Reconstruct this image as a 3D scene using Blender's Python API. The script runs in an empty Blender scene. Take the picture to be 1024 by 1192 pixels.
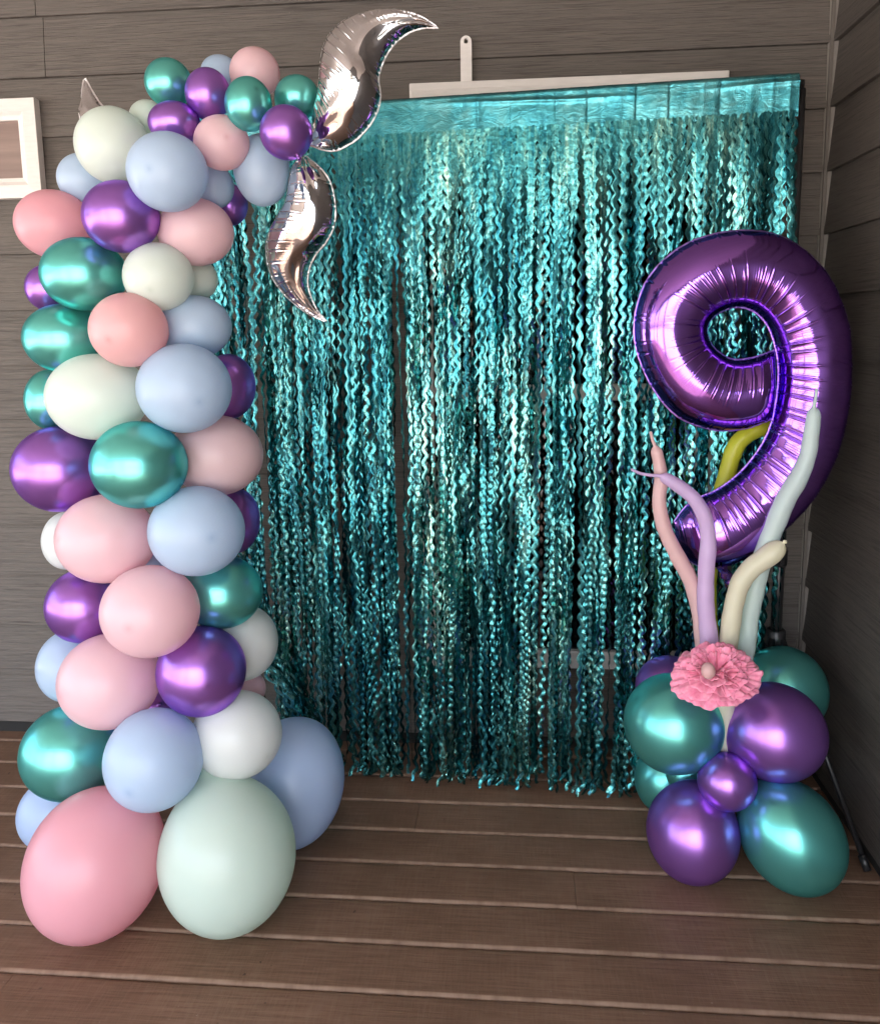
import bpy, math, random
import numpy as np
from mathutils import Vector, Matrix

random.seed(7)
RNG = np.random.RandomState(11)
scene = bpy.context.scene
COL = scene.collection

# ------------------------------------------------------------------ camera
CAM = np.array([0.0, -2.6177, 1.3857])
FWD = np.array([-0.08873159, 0.98466843, -0.15018254])
RGT = np.array([0.99605493, 0.08754536, -0.01450492])
UPV = np.array([0.00113475, 0.1508771, 0.98855188])
FPX = 964.84                     # focal length in photograph pixels (photograph 1024 wide)
cd = bpy.data.cameras.new('camera')
cd.sensor_fit = 'HORIZONTAL'
cd.sensor_width = 36.0
cd.lens = 36.0 * FPX / 1024.0
cd.shift_y = -64.93 / 1024.0
cd.clip_start = 0.02
cd.clip_end = 800.0
cam = bpy.data.objects.new('camera', cd)
COL.objects.link(cam)
m = Matrix.Identity(4)
for i in range(3):
    m[i][0], m[i][1], m[i][2], m[i][3] = RGT[i], UPV[i], -FWD[i], CAM[i]
cam.matrix_world = m
scene.camera = cam


def ray(u, v):
    return FWD + RGT * (u - 512.0) / FPX + UPV * (531.07 - v) / FPX


def at(u, v, Y):
    """point of the vertical plane y = Y seen at photograph pixel (u, v)"""
    d = ray(u, v)
    return CAM + d * (Y - CAM[1]) / d[1]


# ------------------------------------------------------------------ world, sun, exposure
SUN_EL, SUN_AZ = math.radians(58), math.radians(178)     # azimuth from +y, clockwise
w = bpy.data.worlds.new('World')
scene.world = w
w.use_nodes = True
nt = w.node_tree
bg = nt.nodes['Background']
sky = nt.nodes.new('ShaderNodeTexSky')
sky.sky_type = 'NISHITA'
sky.sun_disc = False
sky.sun_elevation = SUN_EL
sky.sun_rotation = SUN_AZ
sky.air_density = 1.0
sky.dust_density = 3.5
sky.ozone_density = 0.7
nt.links.new(sky.outputs[0], bg.inputs[0])
bg.inputs[1].default_value = 0.15
sl = bpy.data.lights.new('sun', 'SUN')
sl.energy = 4.5
sl.angle = math.radians(0.5)
sl.color = (1.0, 0.96, 0.91)
so = bpy.data.objects.new('sun', sl)
COL.objects.link(so)
sd = Vector((math.sin(SUN_AZ) * math.cos(SUN_EL), math.cos(SUN_AZ) * math.cos(SUN_EL), math.sin(SUN_EL)))
so.rotation_euler = sd.to_track_quat('Z', 'Y').to_euler()
so.location = (-3, -6, 8)
scene.view_settings.view_transform = 'Standard'
scene.view_settings.look = 'None'
scene.view_settings.exposure = 2.78
scene.view_settings.gamma = 1.0
scene.render.engine = 'CYCLES'
scene.cycles.max_bounces = 10
scene.cycles.diffuse_bounces = 5
scene.cycles.glossy_bounces = 5
scene.cycles.sample_clamp_indirect = 12.0


# ------------------------------------------------------------------ helpers
def mesh(name, v, f, mat=None, parent=None, smooth=False, loc=None):
    """link ONE mesh object; v world coordinates (made local to parent / loc)"""
    v = np.asarray(v, dtype=float).reshape(-1, 3)
    me = bpy.data.meshes.new(name)
    if loc is None and parent is None:
        lo, hi = v.min(0), v.max(0)
        loc = ((lo[0] + hi[0]) / 2, (lo[1] + hi[1]) / 2, lo[2])
    base = np.array(loc if parent is None else parent['_base'])
    me.from_pydata((v - base).tolist(), [], [tuple(int(i) for i in q) for q in f])
    me.update()
    if smooth:
        me.polygons.foreach_set('use_smooth', [True] * len(me.polygons))
    o = bpy.data.objects.new(name, me)
    COL.objects.link(o)
    if parent is None:
        o.location = Vector([float(c) for c in base])
    else:
        o.parent = parent
    o['_base'] = [float(c) for c in base]
    if mat:
        me.materials.append(mat)
    return o


def empty(name, loc):
    o = bpy.data.objects.new(name, None)
    o.empty_display_size = 0.1
    o.location = loc
    COL.objects.link(o)
    o['_base'] = [float(c) for c in loc]
    return o


def tag(o, label=None, cat=None, group=None, kind=None):
    for k, val in (('label', label), ('category', cat), ('group', group), ('kind', kind)):
        if val:
            o[k] = val
    return o


class MB:
    """collects shapes into one mesh"""
    def __init__(s):
        s.v, s.f = [], []

    def add(s, v, f):
        n = len(s.v)
        s.v += [tuple(map(float, p)) for p in v]
        s.f += [tuple(i + n for i in q) for q in f]
        return s

    def box(s, lo, hi, bev=0.0):
        (a, b, c), (d, e, g) = lo, hi
        if bev <= 0:
            s.add([(a, b, c), (d, b, c), (d, e, c), (a, e, c), (a, b, g), (d, b, g), (d, e, g), (a, e, g)],
                  [(3, 2, 1, 0), (4, 5, 6, 7), (0, 1, 5, 4), (1, 2, 6, 5), (2, 3, 7, 6), (3, 0, 4, 7)])
            return s
        import bmesh
        bm = bmesh.new()
        bmesh.ops.create_cube(bm, size=1.0)
        for vt in bm.verts:
            vt.co = Vector(((a + d) / 2 + vt.co.x * (d - a), (b + e) / 2 + vt.co.y * (e - b), (c + g) / 2 + vt.co.z * (g - c)))
        bmesh.ops.bevel(bm, geom=bm.edges[:], offset=bev, segments=2, affect='EDGES', profile=0.6)
        bm.verts.index_update()
        s.add([vt.co[:] for vt in bm.verts], [[q.index for q in fc.verts] for fc in bm.faces])
        bm.free()
        return s

    def tube(s, pts, rad, n=16, cap=True):
        pts = np.asarray(pts, float)
        rad = np.broadcast_to(np.asarray(rad, float), (len(pts),))
        T = np.gradient(pts, axis=0)
        T /= np.linalg.norm(T, axis=1)[:, None] + 1e-12
        ref = np.array([0.0, 0.0, 1.0]) if abs(T[0][2]) < .9 else np.array([0.0, 1.0, 0.0])
        N = ref - T[0] * (ref @ T[0])
        N /= np.linalg.norm(N)
        v = []
        for i in range(len(pts)):
            N = N - T[i] * (N @ T[i])
            N /= np.linalg.norm(N) + 1e-12
            B = np.cross(T[i], N)
            for k in range(n):
                a = 2 * math.pi * k / n
                v.append(pts[i] + rad[i] * (math.cos(a) * N + math.sin(a) * B))
        f = [(i * n + k, i * n + (k + 1) % n, (i + 1) * n + (k + 1) % n, (i + 1) * n + k)
             for i in range(len(pts) - 1) for k in range(n)]
        if cap:
            f.append(tuple(range(n - 1, -1, -1)))
            f.append(tuple((len(pts) - 1) * n + k for k in range(n)))
        return s.add(v, f)

    def build(s, name, mat=None, parent=None, smooth=False, loc=None):
        return mesh(name, s.v, s.f, mat, parent, smooth, loc)


def spline(P, n):
    """Catmull-Rom through rows of P, n samples, by chord length"""
    P = np.asarray(P, float)
    d = np.r_[0, np.cumsum(np.linalg.norm(np.diff(P[:, :3], axis=0), axis=1))]
    t = np.linspace(0, d[-1], n)
    M = np.gradient(P, d, axis=0)
    i = np.clip(np.searchsorted(d, t, side='right') - 1, 0, len(d) - 2)
    h = (d[i + 1] - d[i])[:, None]
    u = ((t - d[i]) / (d[i + 1] - d[i]))[:, None]
    return ((2 * u**3 - 3 * u**2 + 1) * P[i] + (u**3 - 2 * u**2 + u) * h * M[i]
            + (-2 * u**3 + 3 * u**2) * P[i + 1] + (u**3 - u**2) * h * M[i + 1])


# ------------------------------------------------------------------ materials
class NT:
    def __init__(s, name):
        s.m = bpy.data.materials.new(name)
        s.m.use_nodes = True
        s.t = s.m.node_tree
        s.p = s.t.nodes['Principled BSDF']

    def n(s, typ, **kw):
        nd = s.t.nodes.new('ShaderNode' + typ)
        for k, val in kw.items():
            if k.startswith('i_'):
                nd.inputs[k[2:].replace('_', ' ')].default_value = val
            else:
                setattr(nd, k, val)
        return nd

    def l(s, a, b):
        s.t.links.new(a, b)

    def coord(s, scale=(1, 1, 1), kind='Object'):
        if kind == 'World':
            src = s.n('NewGeometry').outputs['Position']
        else:
            src = s.n('TexCoord').outputs[kind]
        mp = s.n('Mapping')
        mp.inputs['Scale'].default_value = scale
        s.l(src, mp.inputs['Vector'])
        return mp.outputs[0]

    def noise(s, vec, scale, detail=4.0, rough=.5, dist=0.0):
        nd = s.n('TexNoise')
        nd.inputs['Scale'].default_value = scale
        nd.inputs['Detail'].default_value = detail
        nd.inputs['Roughness'].default_value = rough
        nd.inputs['Distortion'].default_value = dist
        s.l(vec, nd.inputs['Vector'])
        return nd.outputs[0]

    def ramp(s, fac, stops):
        r = s.n('ValToRGB')
        e = r.color_ramp.elements
        while len(e) < len(stops):
            e.new(.5)
        for el, (p, c) in zip(e, stops):
            el.position = p
            el.color = (c, c, c, 1) if isinstance(c, (int, float)) else (*c, 1)
        s.l(fac, r.inputs[0])
        return r.outputs[0]

    def mix(s, fac, a, b, mode='MIX'):
        x = s.n('Mix', data_type='RGBA', blend_type=mode)
        for sock, val in ((x.inputs[0], fac), (x.inputs[6], a), (x.inputs[7], b)):
            if isinstance(val, (int, float)):
                sock.default_value = val
            elif isinstance(val, tuple):
                sock.default_value = (*val, 1)
            else:
                s.l(val, sock)
        return x.outputs[2]

    def math(s, op, a, b=0.0, clamp=False):
        x = s.n('Math', operation=op, use_clamp=clamp)
        for sock, val in ((x.inputs[0], a), (x.inputs[1], b)):
            if isinstance(val, (int, float)):
                sock.default_value = val
            else:
                s.l(val, sock)
        return x.outputs[0]

    def bump(s, h, strength=.3, dist=.002, normal=None):
        b = s.n('Bump')
        b.inputs['Strength'].default_value = strength
        b.inputs['Distance'].default_value = dist
        s.l(h, b.inputs['Height'])
        if normal is not None:
            s.l(normal, b.inputs['Normal'])
        return b.outputs[0]

    def set(s, **kw):
        for k, val in kw.items():
            sock = s.p.inputs[k.replace('_', ' ')]
            if isinstance(val, tuple):
                sock.default_value = (*val, 1) if len(val) == 3 and sock.type == 'RGBA' else val
            elif isinstance(val, (int, float)):
                sock.default_value = val
            else:
                s.l(val, sock)
        return s


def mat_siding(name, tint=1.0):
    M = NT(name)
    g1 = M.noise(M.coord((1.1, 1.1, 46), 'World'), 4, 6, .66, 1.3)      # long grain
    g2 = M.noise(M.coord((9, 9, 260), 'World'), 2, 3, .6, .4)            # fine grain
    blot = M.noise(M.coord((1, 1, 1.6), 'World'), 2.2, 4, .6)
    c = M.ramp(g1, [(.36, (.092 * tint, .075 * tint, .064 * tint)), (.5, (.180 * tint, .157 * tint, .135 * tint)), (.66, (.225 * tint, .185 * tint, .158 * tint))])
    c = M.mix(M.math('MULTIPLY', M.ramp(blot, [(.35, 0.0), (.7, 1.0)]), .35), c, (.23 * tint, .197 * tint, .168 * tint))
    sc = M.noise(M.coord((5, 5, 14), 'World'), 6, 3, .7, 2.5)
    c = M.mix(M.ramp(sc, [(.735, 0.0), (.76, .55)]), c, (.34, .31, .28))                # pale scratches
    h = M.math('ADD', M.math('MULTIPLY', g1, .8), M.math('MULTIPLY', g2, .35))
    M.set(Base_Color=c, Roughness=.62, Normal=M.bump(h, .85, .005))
    return M.m


def mat_deck():
    M = NT('brown_deck_paint')
    g = M.noise(M.coord((2.5, 60, 60), 'World'), 3, 6, .62, .6)
    x = M.noise(M.coord((70, 6, 6), 'World'), 2, 4, .6, .3)             # saw marks across the board
    b = M.noise(M.coord((1, 1.4, 1), 'World'), 3.5, 5, .62, .4)
    sp = M.noise(M.coord((1, 1, 1), 'World'), 55, 3, .6)
    c = M.ramp(g, [(.3, (.122, .067, .041)), (.5, (.174, .099, .062)), (.72, (.228, .135, .087))])
    c = M.mix(M.math('MULTIPLY', M.ramp(x, [(.42, 0.0), (.66, 1.0)]), .26), c, (.24, .160, .103))
    c = M.mix(M.math('MULTIPLY', M.ramp(b, [(.38, 0.0), (.68, 1.0)]), .6), c, (.105, .058, .034))
    c = M.mix(M.ramp(sp, [(.70, 0.0), (.76, .5)]), c, (.32, .23, .18))
    dk = M.noise(M.coord((1, 1, 1), 'World'), 38, 2, .5)
    c = M.mix(M.ramp(dk, [(.22, .75), (.27, 0.0)]), c, (.035, .022, .016))
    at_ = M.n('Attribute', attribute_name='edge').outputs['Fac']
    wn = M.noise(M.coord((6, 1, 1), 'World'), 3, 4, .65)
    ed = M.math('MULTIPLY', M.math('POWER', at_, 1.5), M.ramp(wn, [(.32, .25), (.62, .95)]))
    c = M.mix(ed, c, (.29, .195, .135))  # near edges: worn paint plus caught light mixed into the colour
    h = M.math('ADD', M.math('MULTIPLY', g, .6), M.math('MULTIPLY', x, .4))
    M.set(Base_Color=c, Roughness=M.ramp(b, [(.3, .42), (.7, .60)]), Specular_IOR_Level=.22, Normal=M.bump(h, .6, .003))
    return M.m


def mat_latex(name, col, rough=.25):
    """pastel latex: denser, deeper colour at the nose spot and neck"""
    M = NT(name)
    pole = M.n('Attribute', attribute_name='pole').outputs['Fac']
    mott = M.noise(M.coord((1, 1, 1), 'World'), 9, 3, .5)
    deep = tuple(c ** 1.5 * .9 for c in col)
    c = M.mix(M.math('MULTIPLY', M.ramp(mott, [(.35, 0.0), (.7, 1.0)]), .10), col, deep)
    c = M.mix(M.math('MULTIPLY', pole, .75), c, deep)
    dust = M.noise(M.coord((1, 1, 1), 'World'), 260, 2, .5)
    M.set(Base_Color=c, Roughness=rough + .03, 
          Normal=M.bump(dust, .02, .0004))
    # thin rubber skin: part of the light passes through it
    tr = M.n('BsdfTranslucent')
    M.l(c, tr.inputs['Color'])
    mx = M.n('MixShader')
    mx.inputs[0].default_value = .38
    M.l(M.p.outputs[0], mx.inputs[1])
    M.l(tr.outputs[0], mx.inputs[2])
    M.l(mx.outputs[0], M.t.nodes['Material Output'].inputs['Surface'])
    return M.m


def mat_chrome(name, col, edge, rough=.28):
    M = NT(name)
    mott = M.noise(M.coord((1, 1, 1), 'World'), 8, 2, .5)
    pole = M.n('Attribute', attribute_name='pole').outputs['Fac']
    c = M.mix(M.math('MULTIPLY', M.ramp(mott, [(.25, 0.0), (.8, 1.0)]), .14), col, tuple(x * .75 for x in col))
    c = M.mix(M.math('MULTIPLY', pole, .55), c, tuple(x * .4 for x in col))
    M.set(Base_Color=c, Metallic=.82, Roughness=rough, Specular_Tint=(*edge, 1),
          Normal=M.bump(mott, .05, .002))
    return M.m


def mat_foil(name, col, edge, rough, nscale=60, nstr=.10):
    M = NT(name)
    n1 = M.noise(M.coord((1, 1, 1), 'World'), nscale, 3, .55)
    M.set(Base_Color=col, Metallic=1.0, Roughness=rough, Specular_Tint=(*edge, 1), Normal=M.bump(n1, nstr, .0015))
    return M.m


def mat_fringe(name, flat=False):
    """holographic teal foil: hue shifts and painted glints in small patches along each strip"""
    M = NT(name)
    a = M.noise(M.coord((9, 9, 9) if flat else (30, 30, 3.2), 'World'), 3, 4, .62, .8)
    b = M.noise(M.coord((1, 1, 1), 'World'), 210, 2, .6)
    big = M.noise(M.coord((5, 5, 1.1), 'World'), 1.3, 3, .55)
    f = M.math('ADD', M.math('MULTIPLY', a, .55), M.math('ADD', M.math('MULTIPLY', b, .16), M.math('MULTIPLY', big, .34)))
    if flat:
        c = M.ramp(f, [(.36, (.04, .23, .30)), (.50, (.08, .37, .43)), (.64, (.16, .48, .52)), (.74, (.28, .60, .59))])
        vo = M.noise(M.coord((1, 1, 1), 'World'), 420, 2, .6)
        cr = M.noise(M.coord((1, 1, 1.6), 'World'), 26, 3, .6, 1.2)
        M.set(Base_Color=c, Metallic=1.0, Roughness=.24, Normal=M.bump(vo, .7, .0010, M.bump(cr, .30, .006)))
    else:
        c = M.ramp(f, [(.36, (.012, .10, .16)), (.45, (.03, .20, .24)), (.55, (.09, .34, .35)), (.65, (.29, .57, .49)), (.75, (.62, .78, .58))])  # palest stops are glints painted into the foil colour
        vo = M.n('TexVoronoi')
        vo.inputs['Scale'].default_value = 75
        M.l(M.coord((1, 1, .7), 'World'), vo.inputs['Vector'])
        nz = M.noise(M.coord((1, 1, 1), 'World'), 90, 2, .5)
        h = M.math('ADD', vo.outputs['Distance'], M.math('MULTIPLY', nz, 1.2))
        M.set(Base_Color=c, Metallic=1.0, Roughness=.27, Normal=M.bump(h, .22, .0030))
    return M.m


def mat_simple(name, col, rough=.5, metal=0.0, var=.12, scale=30, bump=.1, stretch=(1, 1, 1)):
    M = NT(name)
    n1 = M.noise(M.coord(stretch, 'World'), scale, 4, .6)
    c = M.mix(M.ramp(n1, [(.3, 0.0), (.7, 1.0)]), tuple(x * (1 - var) for x in col), tuple(min(1, x * (1 + var)) for x in col))
    M.set(Base_Color=c, Roughness=rough, Metallic=metal, Normal=M.bump(n1, bump, .001))
    return M.m


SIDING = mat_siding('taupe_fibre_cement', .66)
SIDING_SHADED = mat_siding('taupe_fibre_cement_shaded', .46)  # same siding, with the side wall's shade put into the tint
TRIM = mat_simple('taupe_trim_paint', (.115, .10, .085), .6, var=.15, scale=20, stretch=(4, 4, .6))
DECK = mat_deck()
WHITE = mat_simple('white_trim_paint', (.74, .70, .66), .45, var=.05, scale=18, stretch=(1, 1, 6))
DARK = mat_simple('dark_gap', (.012, .011, .010), .8)
BLACK = mat_simple('black_powder_coat', (.014, .014, .015), .38, var=.3, scale=90)
GLASS = NT('dark_window_glass').set(Base_Color=(.006, .007, .008), Roughness=.04).m
LATEX = {
    'P': mat_latex('pink_latex', (.91, .65, .69)),
    'B': mat_latex('light_blue_latex', (.56, .70, .86)),
    'M': mat_latex('cream_mint_latex', (.81, .89, .82)),
    'C': mat_latex('coral_pink_latex', (.89, .55, .56)),
    'R': mat_latex('rose_pink_latex', (.88, .47, .53)),
    'D': mat_latex('dusty_pink_latex', (.85, .64, .66)),
    'S': mat_latex('periwinkle_latex', (.54, .68, .90)),
    'W': mat_latex('white_latex', (.85, .89, .86)),
    'G': mat_latex('mint_latex', (.70, .83, .74)),
    'V': mat_chrome('chrome_purple_latex', (.38, .17, .60), (.50, .36, .90)),
    'T': mat_chrome('chrome_teal_latex', (.16, .60, .54), (.25, .60, .72)),
}

# ================================================================== SETTING
XC = 0.922                 # inside corner, x
LAP, LZ0 = 0.178, 2.3598   # siding exposure; height of one lap line
BW, BY0 = 0.144, -0.3522   # deck board pitch; one board joint
CEIL = 2.62
XL, YF = -5.6, -4.25       # open left end, moved outward to dim side light; front edge of the porch


def deck():
    V, F, E = [], [], []
    joints = {0: [at(491, 925, -.3)[0]], 2: [-2.6, at(662, 1011, -.5)[0]], 5: [at(40, 1110, -1)[0]], -2: [-.1], -1: [-1.4]}
    prof = []
    r = .0048
    hw = BW / 2 - .0028
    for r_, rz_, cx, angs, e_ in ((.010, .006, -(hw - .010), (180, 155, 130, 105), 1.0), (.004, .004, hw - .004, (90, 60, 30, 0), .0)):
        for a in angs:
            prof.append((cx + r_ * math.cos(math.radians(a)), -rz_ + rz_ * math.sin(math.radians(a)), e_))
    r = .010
    # plateau points so that wear and painted edge light stay near the edge
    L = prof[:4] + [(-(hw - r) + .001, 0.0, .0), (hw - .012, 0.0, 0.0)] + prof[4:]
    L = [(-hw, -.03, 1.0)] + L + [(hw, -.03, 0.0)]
    for k in range(-4, 28):
        yc = BY0 - BW * k - BW / 2
        xs = [XL] + sorted(joints.get(k, [])) + [XC + .02]
        if k > 6 and k % 2:
            xs = [XL, RNG.uniform(-3, 0), XC + .02]
        for i in range(len(xs) - 1):
            x0, x1 = xs[i] + (.0005 if i else 0), xs[i + 1] - (.0005 if i < len(xs) - 2 else 0)
            dz = RNG.uniform(-.0004, .0003)
            n0 = len(V)
            nx = max(2, int((x1 - x0) / .12))
            ph = RNG.uniform(0, 9)
            for j in range(nx):
                x = x0 + (x1 - x0) * j / (nx - 1)
                wob = .0010 * math.sin(x * 4.1 + ph) + .0007 * math.sin(x * 13 + ph)
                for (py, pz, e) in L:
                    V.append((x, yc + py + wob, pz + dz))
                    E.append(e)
            m_ = len(L)
            for j in range(nx - 1):
                for q in range(m_ - 1):
                    F.append((n0 + j * m_ + q, n0 + j * m_ + q + 1, n0 + (j + 1) * m_ + q + 1, n0 + (j + 1) * m_ + q))
            for st_, fl in ((n0, True), (n0 + (nx - 1) * m_, False)):      # end grain on vertices of its own
                n1 = len(V)
                V += V[st_:st_ + m_]
                E += [0.0] * m_
                F.append(tuple(n1 + q for q in (range(m_ - 1, -1, -1) if fl else range(m_))))
    o = mesh('deck', V, F, DECK, smooth=False)
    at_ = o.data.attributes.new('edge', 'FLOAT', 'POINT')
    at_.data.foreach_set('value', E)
    me = o.data
    me.polygons.foreach_set('use_smooth', [abs(p.normal.x) < .5 for p in me.polygons])
    tag(o, 'brown painted timber deck of wide boards, near edges pale from wear and painted light', 'deck', kind='structure')
    u = MB().box((XL, YF, -.06), (XC + .02, .2, -.035)).build('deck_gap_shade', DARK)  # dark sheet added to stand for the shade between boards
    tag(u, 'dark sheet added under the deck as shade in the board gaps', 'deck', kind='structure')


deck()
BOUNCE_GROUND = mat_simple('pale_bounce_ground', (.42, .40, .375), .9, var=.15, scale=3, bump=.3)  # unseen ground, pale tone chosen to bounce brighter light under the porch
tag(mesh('ground', [(-300, -300, -.5), (300, -300, -.5), (300, 300, -.5), (-300, 300, -.5)], [(0, 1, 2, 3)], BOUNCE_GROUND),
    'unseen yard beyond the porch deck, made pale to bounce light', 'ground', kind='structure')


def siding(axis, lo, hi, name, mat, label, seams):
    """lap siding: each course leans out to a thick lower edge"""
    root = mesh(name, *wall_back(axis, lo, hi), DARK)
    tag(root, label, 'wall')
    mb = MB()
    for k in range(-2, 14):
        zb = LZ0 - LAP * k
        zt = min(zb + LAP, CEIL)
        if zb >= CEIL - .01 or zt < 0:
            continue
        zb = max(zb, -.002)
        cuts = [lo] + seams.get(k, []) + [hi]
        for i in range(len(cuts) - 1):
            a = cuts[i] + (.001 if i else 0)
            b = cuts[i + 1] - (.001 if i < len(cuts) - 2 else 0)
            pr = [(-.001, zb), (-.0155, zb), (-.0165, zb + .0015), (-.003, zt - .0005), (-.001, zt - .0005)]
            # pale caulk / paint roll on the lower edge comes from real thickness only
            v = []
            for x in (a, b):
                for (d, z) in pr:
                    v.append((x, d, z) if axis == 'x' else (XC + d, x, z))
            n = len(pr)
            f = [(j, (j + 1) % n, n + (j + 1) % n, n + j) for j in range(n)] + [tuple(range(n - 1, -1, -1)), tuple(range(n, 2 * n))]
            mb.add(v, f)
    mb.build('siding_boards', mat, root)
    return root


def wall_back(axis, lo, hi):
    b = MB()
    if axis == 'x':
        b.box((lo, 0.0, -.3), (hi, .12, CEIL))
    else:
        b.box((XC, lo, -.3), (XC + .12, hi, CEIL))
    return b.v, b.f


bw = siding('x', XL, XC - .024, 'house_wall', SIDING, 'long taupe lap siding house wall behind the curtain and balloons',
            {1: [at(53, 50, 0)[0]], 0: [at(44, 8, 0)[0]], 3: [-2.2], 6: [-2.9], 8: [.1]})
sw = siding('y', -3.9, -.024, 'side_wall', SIDING_SHADED, 'taupe lap siding side wall, shade painted in, at the right edge of the deck', {2: [-1.7], 6: [-1.2]})
# corner trim: two slim boards meeting in the inside corner, with a pale caulk bead
MB().box((XC - .0235, -.0235, 0.0), (XC - .0035, -.0005, CEIL - .002), .002).build('corner_trim', TRIM, bw)
MB().box((XC - .0260, -.0150, 0.0), (XC - .0240, -.0012, CEIL - .002)).build('caulk_bead', mat_simple('caulk', (.24, .22, .19), .6), bw)
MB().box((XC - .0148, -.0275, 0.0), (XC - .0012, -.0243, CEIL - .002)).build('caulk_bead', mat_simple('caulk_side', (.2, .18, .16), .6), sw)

# porch roof on posts (out of view above and behind the camera, extended left to cut side light; seen in the reflections and in the shade it casts)
CEILM = mat_simple('porch_ceiling_boards', (.50, .45, .40), .7, var=.2, scale=6, stretch=(1, 12, 1))
roof = MB().box((XL - .2, YF - .2, CEIL), (XC + .3, .3, CEIL + .16)).build('porch_roof', CEILM)
tag(roof, 'timber porch roof shading the deck and the balloons', 'roof', kind='structure')
MB().box((XL, YF - .02, CEIL - .22), (XC + .1, YF + .12, CEIL - .002)).build('beam', TRIM, roof)
for px_ in (XL + .05, -3.6, -1.75, .8):
    MB().box((px_, YF, -.3), (px_ + .14, YF + .1, CEIL - .222), .006).build('post', TRIM, roof)

# ------------------------------------------------------------------ window behind the curtain, strap above it
xl, xr, zt, zb = -.308, .617, 2.112, .295
win = empty('window', (.15, 0, zb))
tag(win, 'tall white framed window with dark panes behind the teal foil curtain', 'window')
fr = MB()
fr.box((xl, -.040, zt - .062), (xr, -.0170, zt), .004)
fr.box((xl + .010, -.048, zt - .050), (xr - .010, -.0405, zt - .022), .003)
fr.box((xl, -.040, zb), (xr, -.0170, zb + .060), .004)
fr.box((xl, -.040, zb + .0605), (xl + .060, -.0170, zt - .0625), .004)
fr.box((xr - .060, -.040, zb + .0605), (xr, -.0170, zt - .0625), .004)
fr.build('frame', WHITE, win)
MB().box((xl + .0605, -.034, 1.165), (xr - .0605, -.0170, 1.215), .003).build('meeting_rail', WHITE, win)
MB().box((.345, -.045, 1.2155), (.385, -.030, 1.235), .003).build('latch', WHITE, win)
MB().box((xl + .0605, -.022, 1.2155), (xr - .0605, -.0168, zt - .0625)).build('pane', GLASS, win)
MB().box((xl + .0605, -.020, zb + .0605), (xr - .0605, -.0168, 1.1645)).build('pane', GLASS, win)

# white flat strap with a slot hole
sx = at(543, 70, 0)[0]
sw_, h0, h1 = .0165, 2.1135, at(543, 45, 0)[2]


def rounded(cx, cz, w_, n=14):
    return [(cx + w_ * math.cos(a), cz + w_ * math.sin(a)) for a in np.linspace(0, math.pi, n)]


import bmesh
bm = bmesh.new()
outer = [(sx - sw_, h0), (sx + sw_, h0)] + rounded(sx, h1 - sw_, sw_)
hole = [(sx + .006 * math.cos(a), h1 - .018 + (.011 if math.sin(a) > 0 else -.004) * abs(math.sin(a))) for a in np.linspace(0, 2 * math.pi, 18, endpoint=False)]
eds = []
for loop in (outer, hole):
    vs = [bm.verts.new((x, -.030, z)) for x, z in loop]
    eds += [bm.edges.new((vs[i], vs[(i + 1) % len(vs)])) for i in range(len(vs))]
bmesh.ops.triangle_fill(bm, edges=eds, use_beauty=True)
g = bmesh.ops.extrude_face_region(bm, geom=bm.faces[:])
bmesh.ops.translate(bm, verts=[e for e in g['geom'] if isinstance(e, bmesh.types.BMVert)], vec=(0, .014, 0))
bmesh.ops.recalc_face_normals(bm, faces=bm.faces[:])
bm.verts.index_update()
tag(mesh('hanging_strap', [v.co[:] for v in bm.verts], [[q.index for q in fc.verts] for fc in bm.faces], WHITE),
    'short white flat strap with a slot hole standing above the window top', 'strap')
bm.free()

# ------------------------------------------------------------------ small window at the left edge
x1, z1, z0 = -1.4715, 2.1135, 1.8165
x0 = x1 - .56
sm = empty('small_window', ((x0 + x1) / 2, 0, z0))
tag(sm, 'small white mitred window frame with brown painted reflection, upper left edge of the wall', 'window')
b = .062


def mitred(xa, xb, za, zb_, wd, y0, y1, ins=.012):
    """four mitred rails with a stepped, sloping inner edge"""
    mb = MB()
    rings = [(0, y1), (0, y0), (wd * .62, y0 - .003), (wd * .80, y0 + .006), (wd, y0 + .010), (wd, y1)]
    v = []
    for d, y in rings:
        v += [(xa + d, y, za + d), (xb - d, y, za + d), (xb - d, y, zb_ - d), (xa + d, y, zb_ - d)]
    f = []
    for r_ in range(len(rings) - 1):
        for q in range(4):
            f.append((r_ * 4 + q, r_ * 4 + (q + 1) % 4, r_ * 4 + 4 + (q + 1) % 4, r_ * 4 + 4 + q))
    return mb.add(v, f)


mitred(x0, x1, z0, z1, b, -.048, -.0168).build('frame', WHITE, sm)
M = NT('painted_wood_reflection')
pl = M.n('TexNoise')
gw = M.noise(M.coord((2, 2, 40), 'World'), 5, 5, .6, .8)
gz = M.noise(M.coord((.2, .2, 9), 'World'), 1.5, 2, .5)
c = M.mix(M.ramp(gz, [(.4, 0.0), (.6, 1.0)]), (.165, .105, .090), (.31, .225, .19))  # reflection of brown porch wood painted into the pane colour
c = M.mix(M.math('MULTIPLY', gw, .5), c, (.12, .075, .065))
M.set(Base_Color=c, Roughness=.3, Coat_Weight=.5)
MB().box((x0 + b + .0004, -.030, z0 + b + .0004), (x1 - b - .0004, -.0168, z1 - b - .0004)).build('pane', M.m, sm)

# ================================================================== BACKDROP STAND + CURTAIN
CA, CB = -.280, -.09        # curtain plane y = CA + CB * x


def cy(x):
    return CA + CB * np.asarray(x, float)


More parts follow.
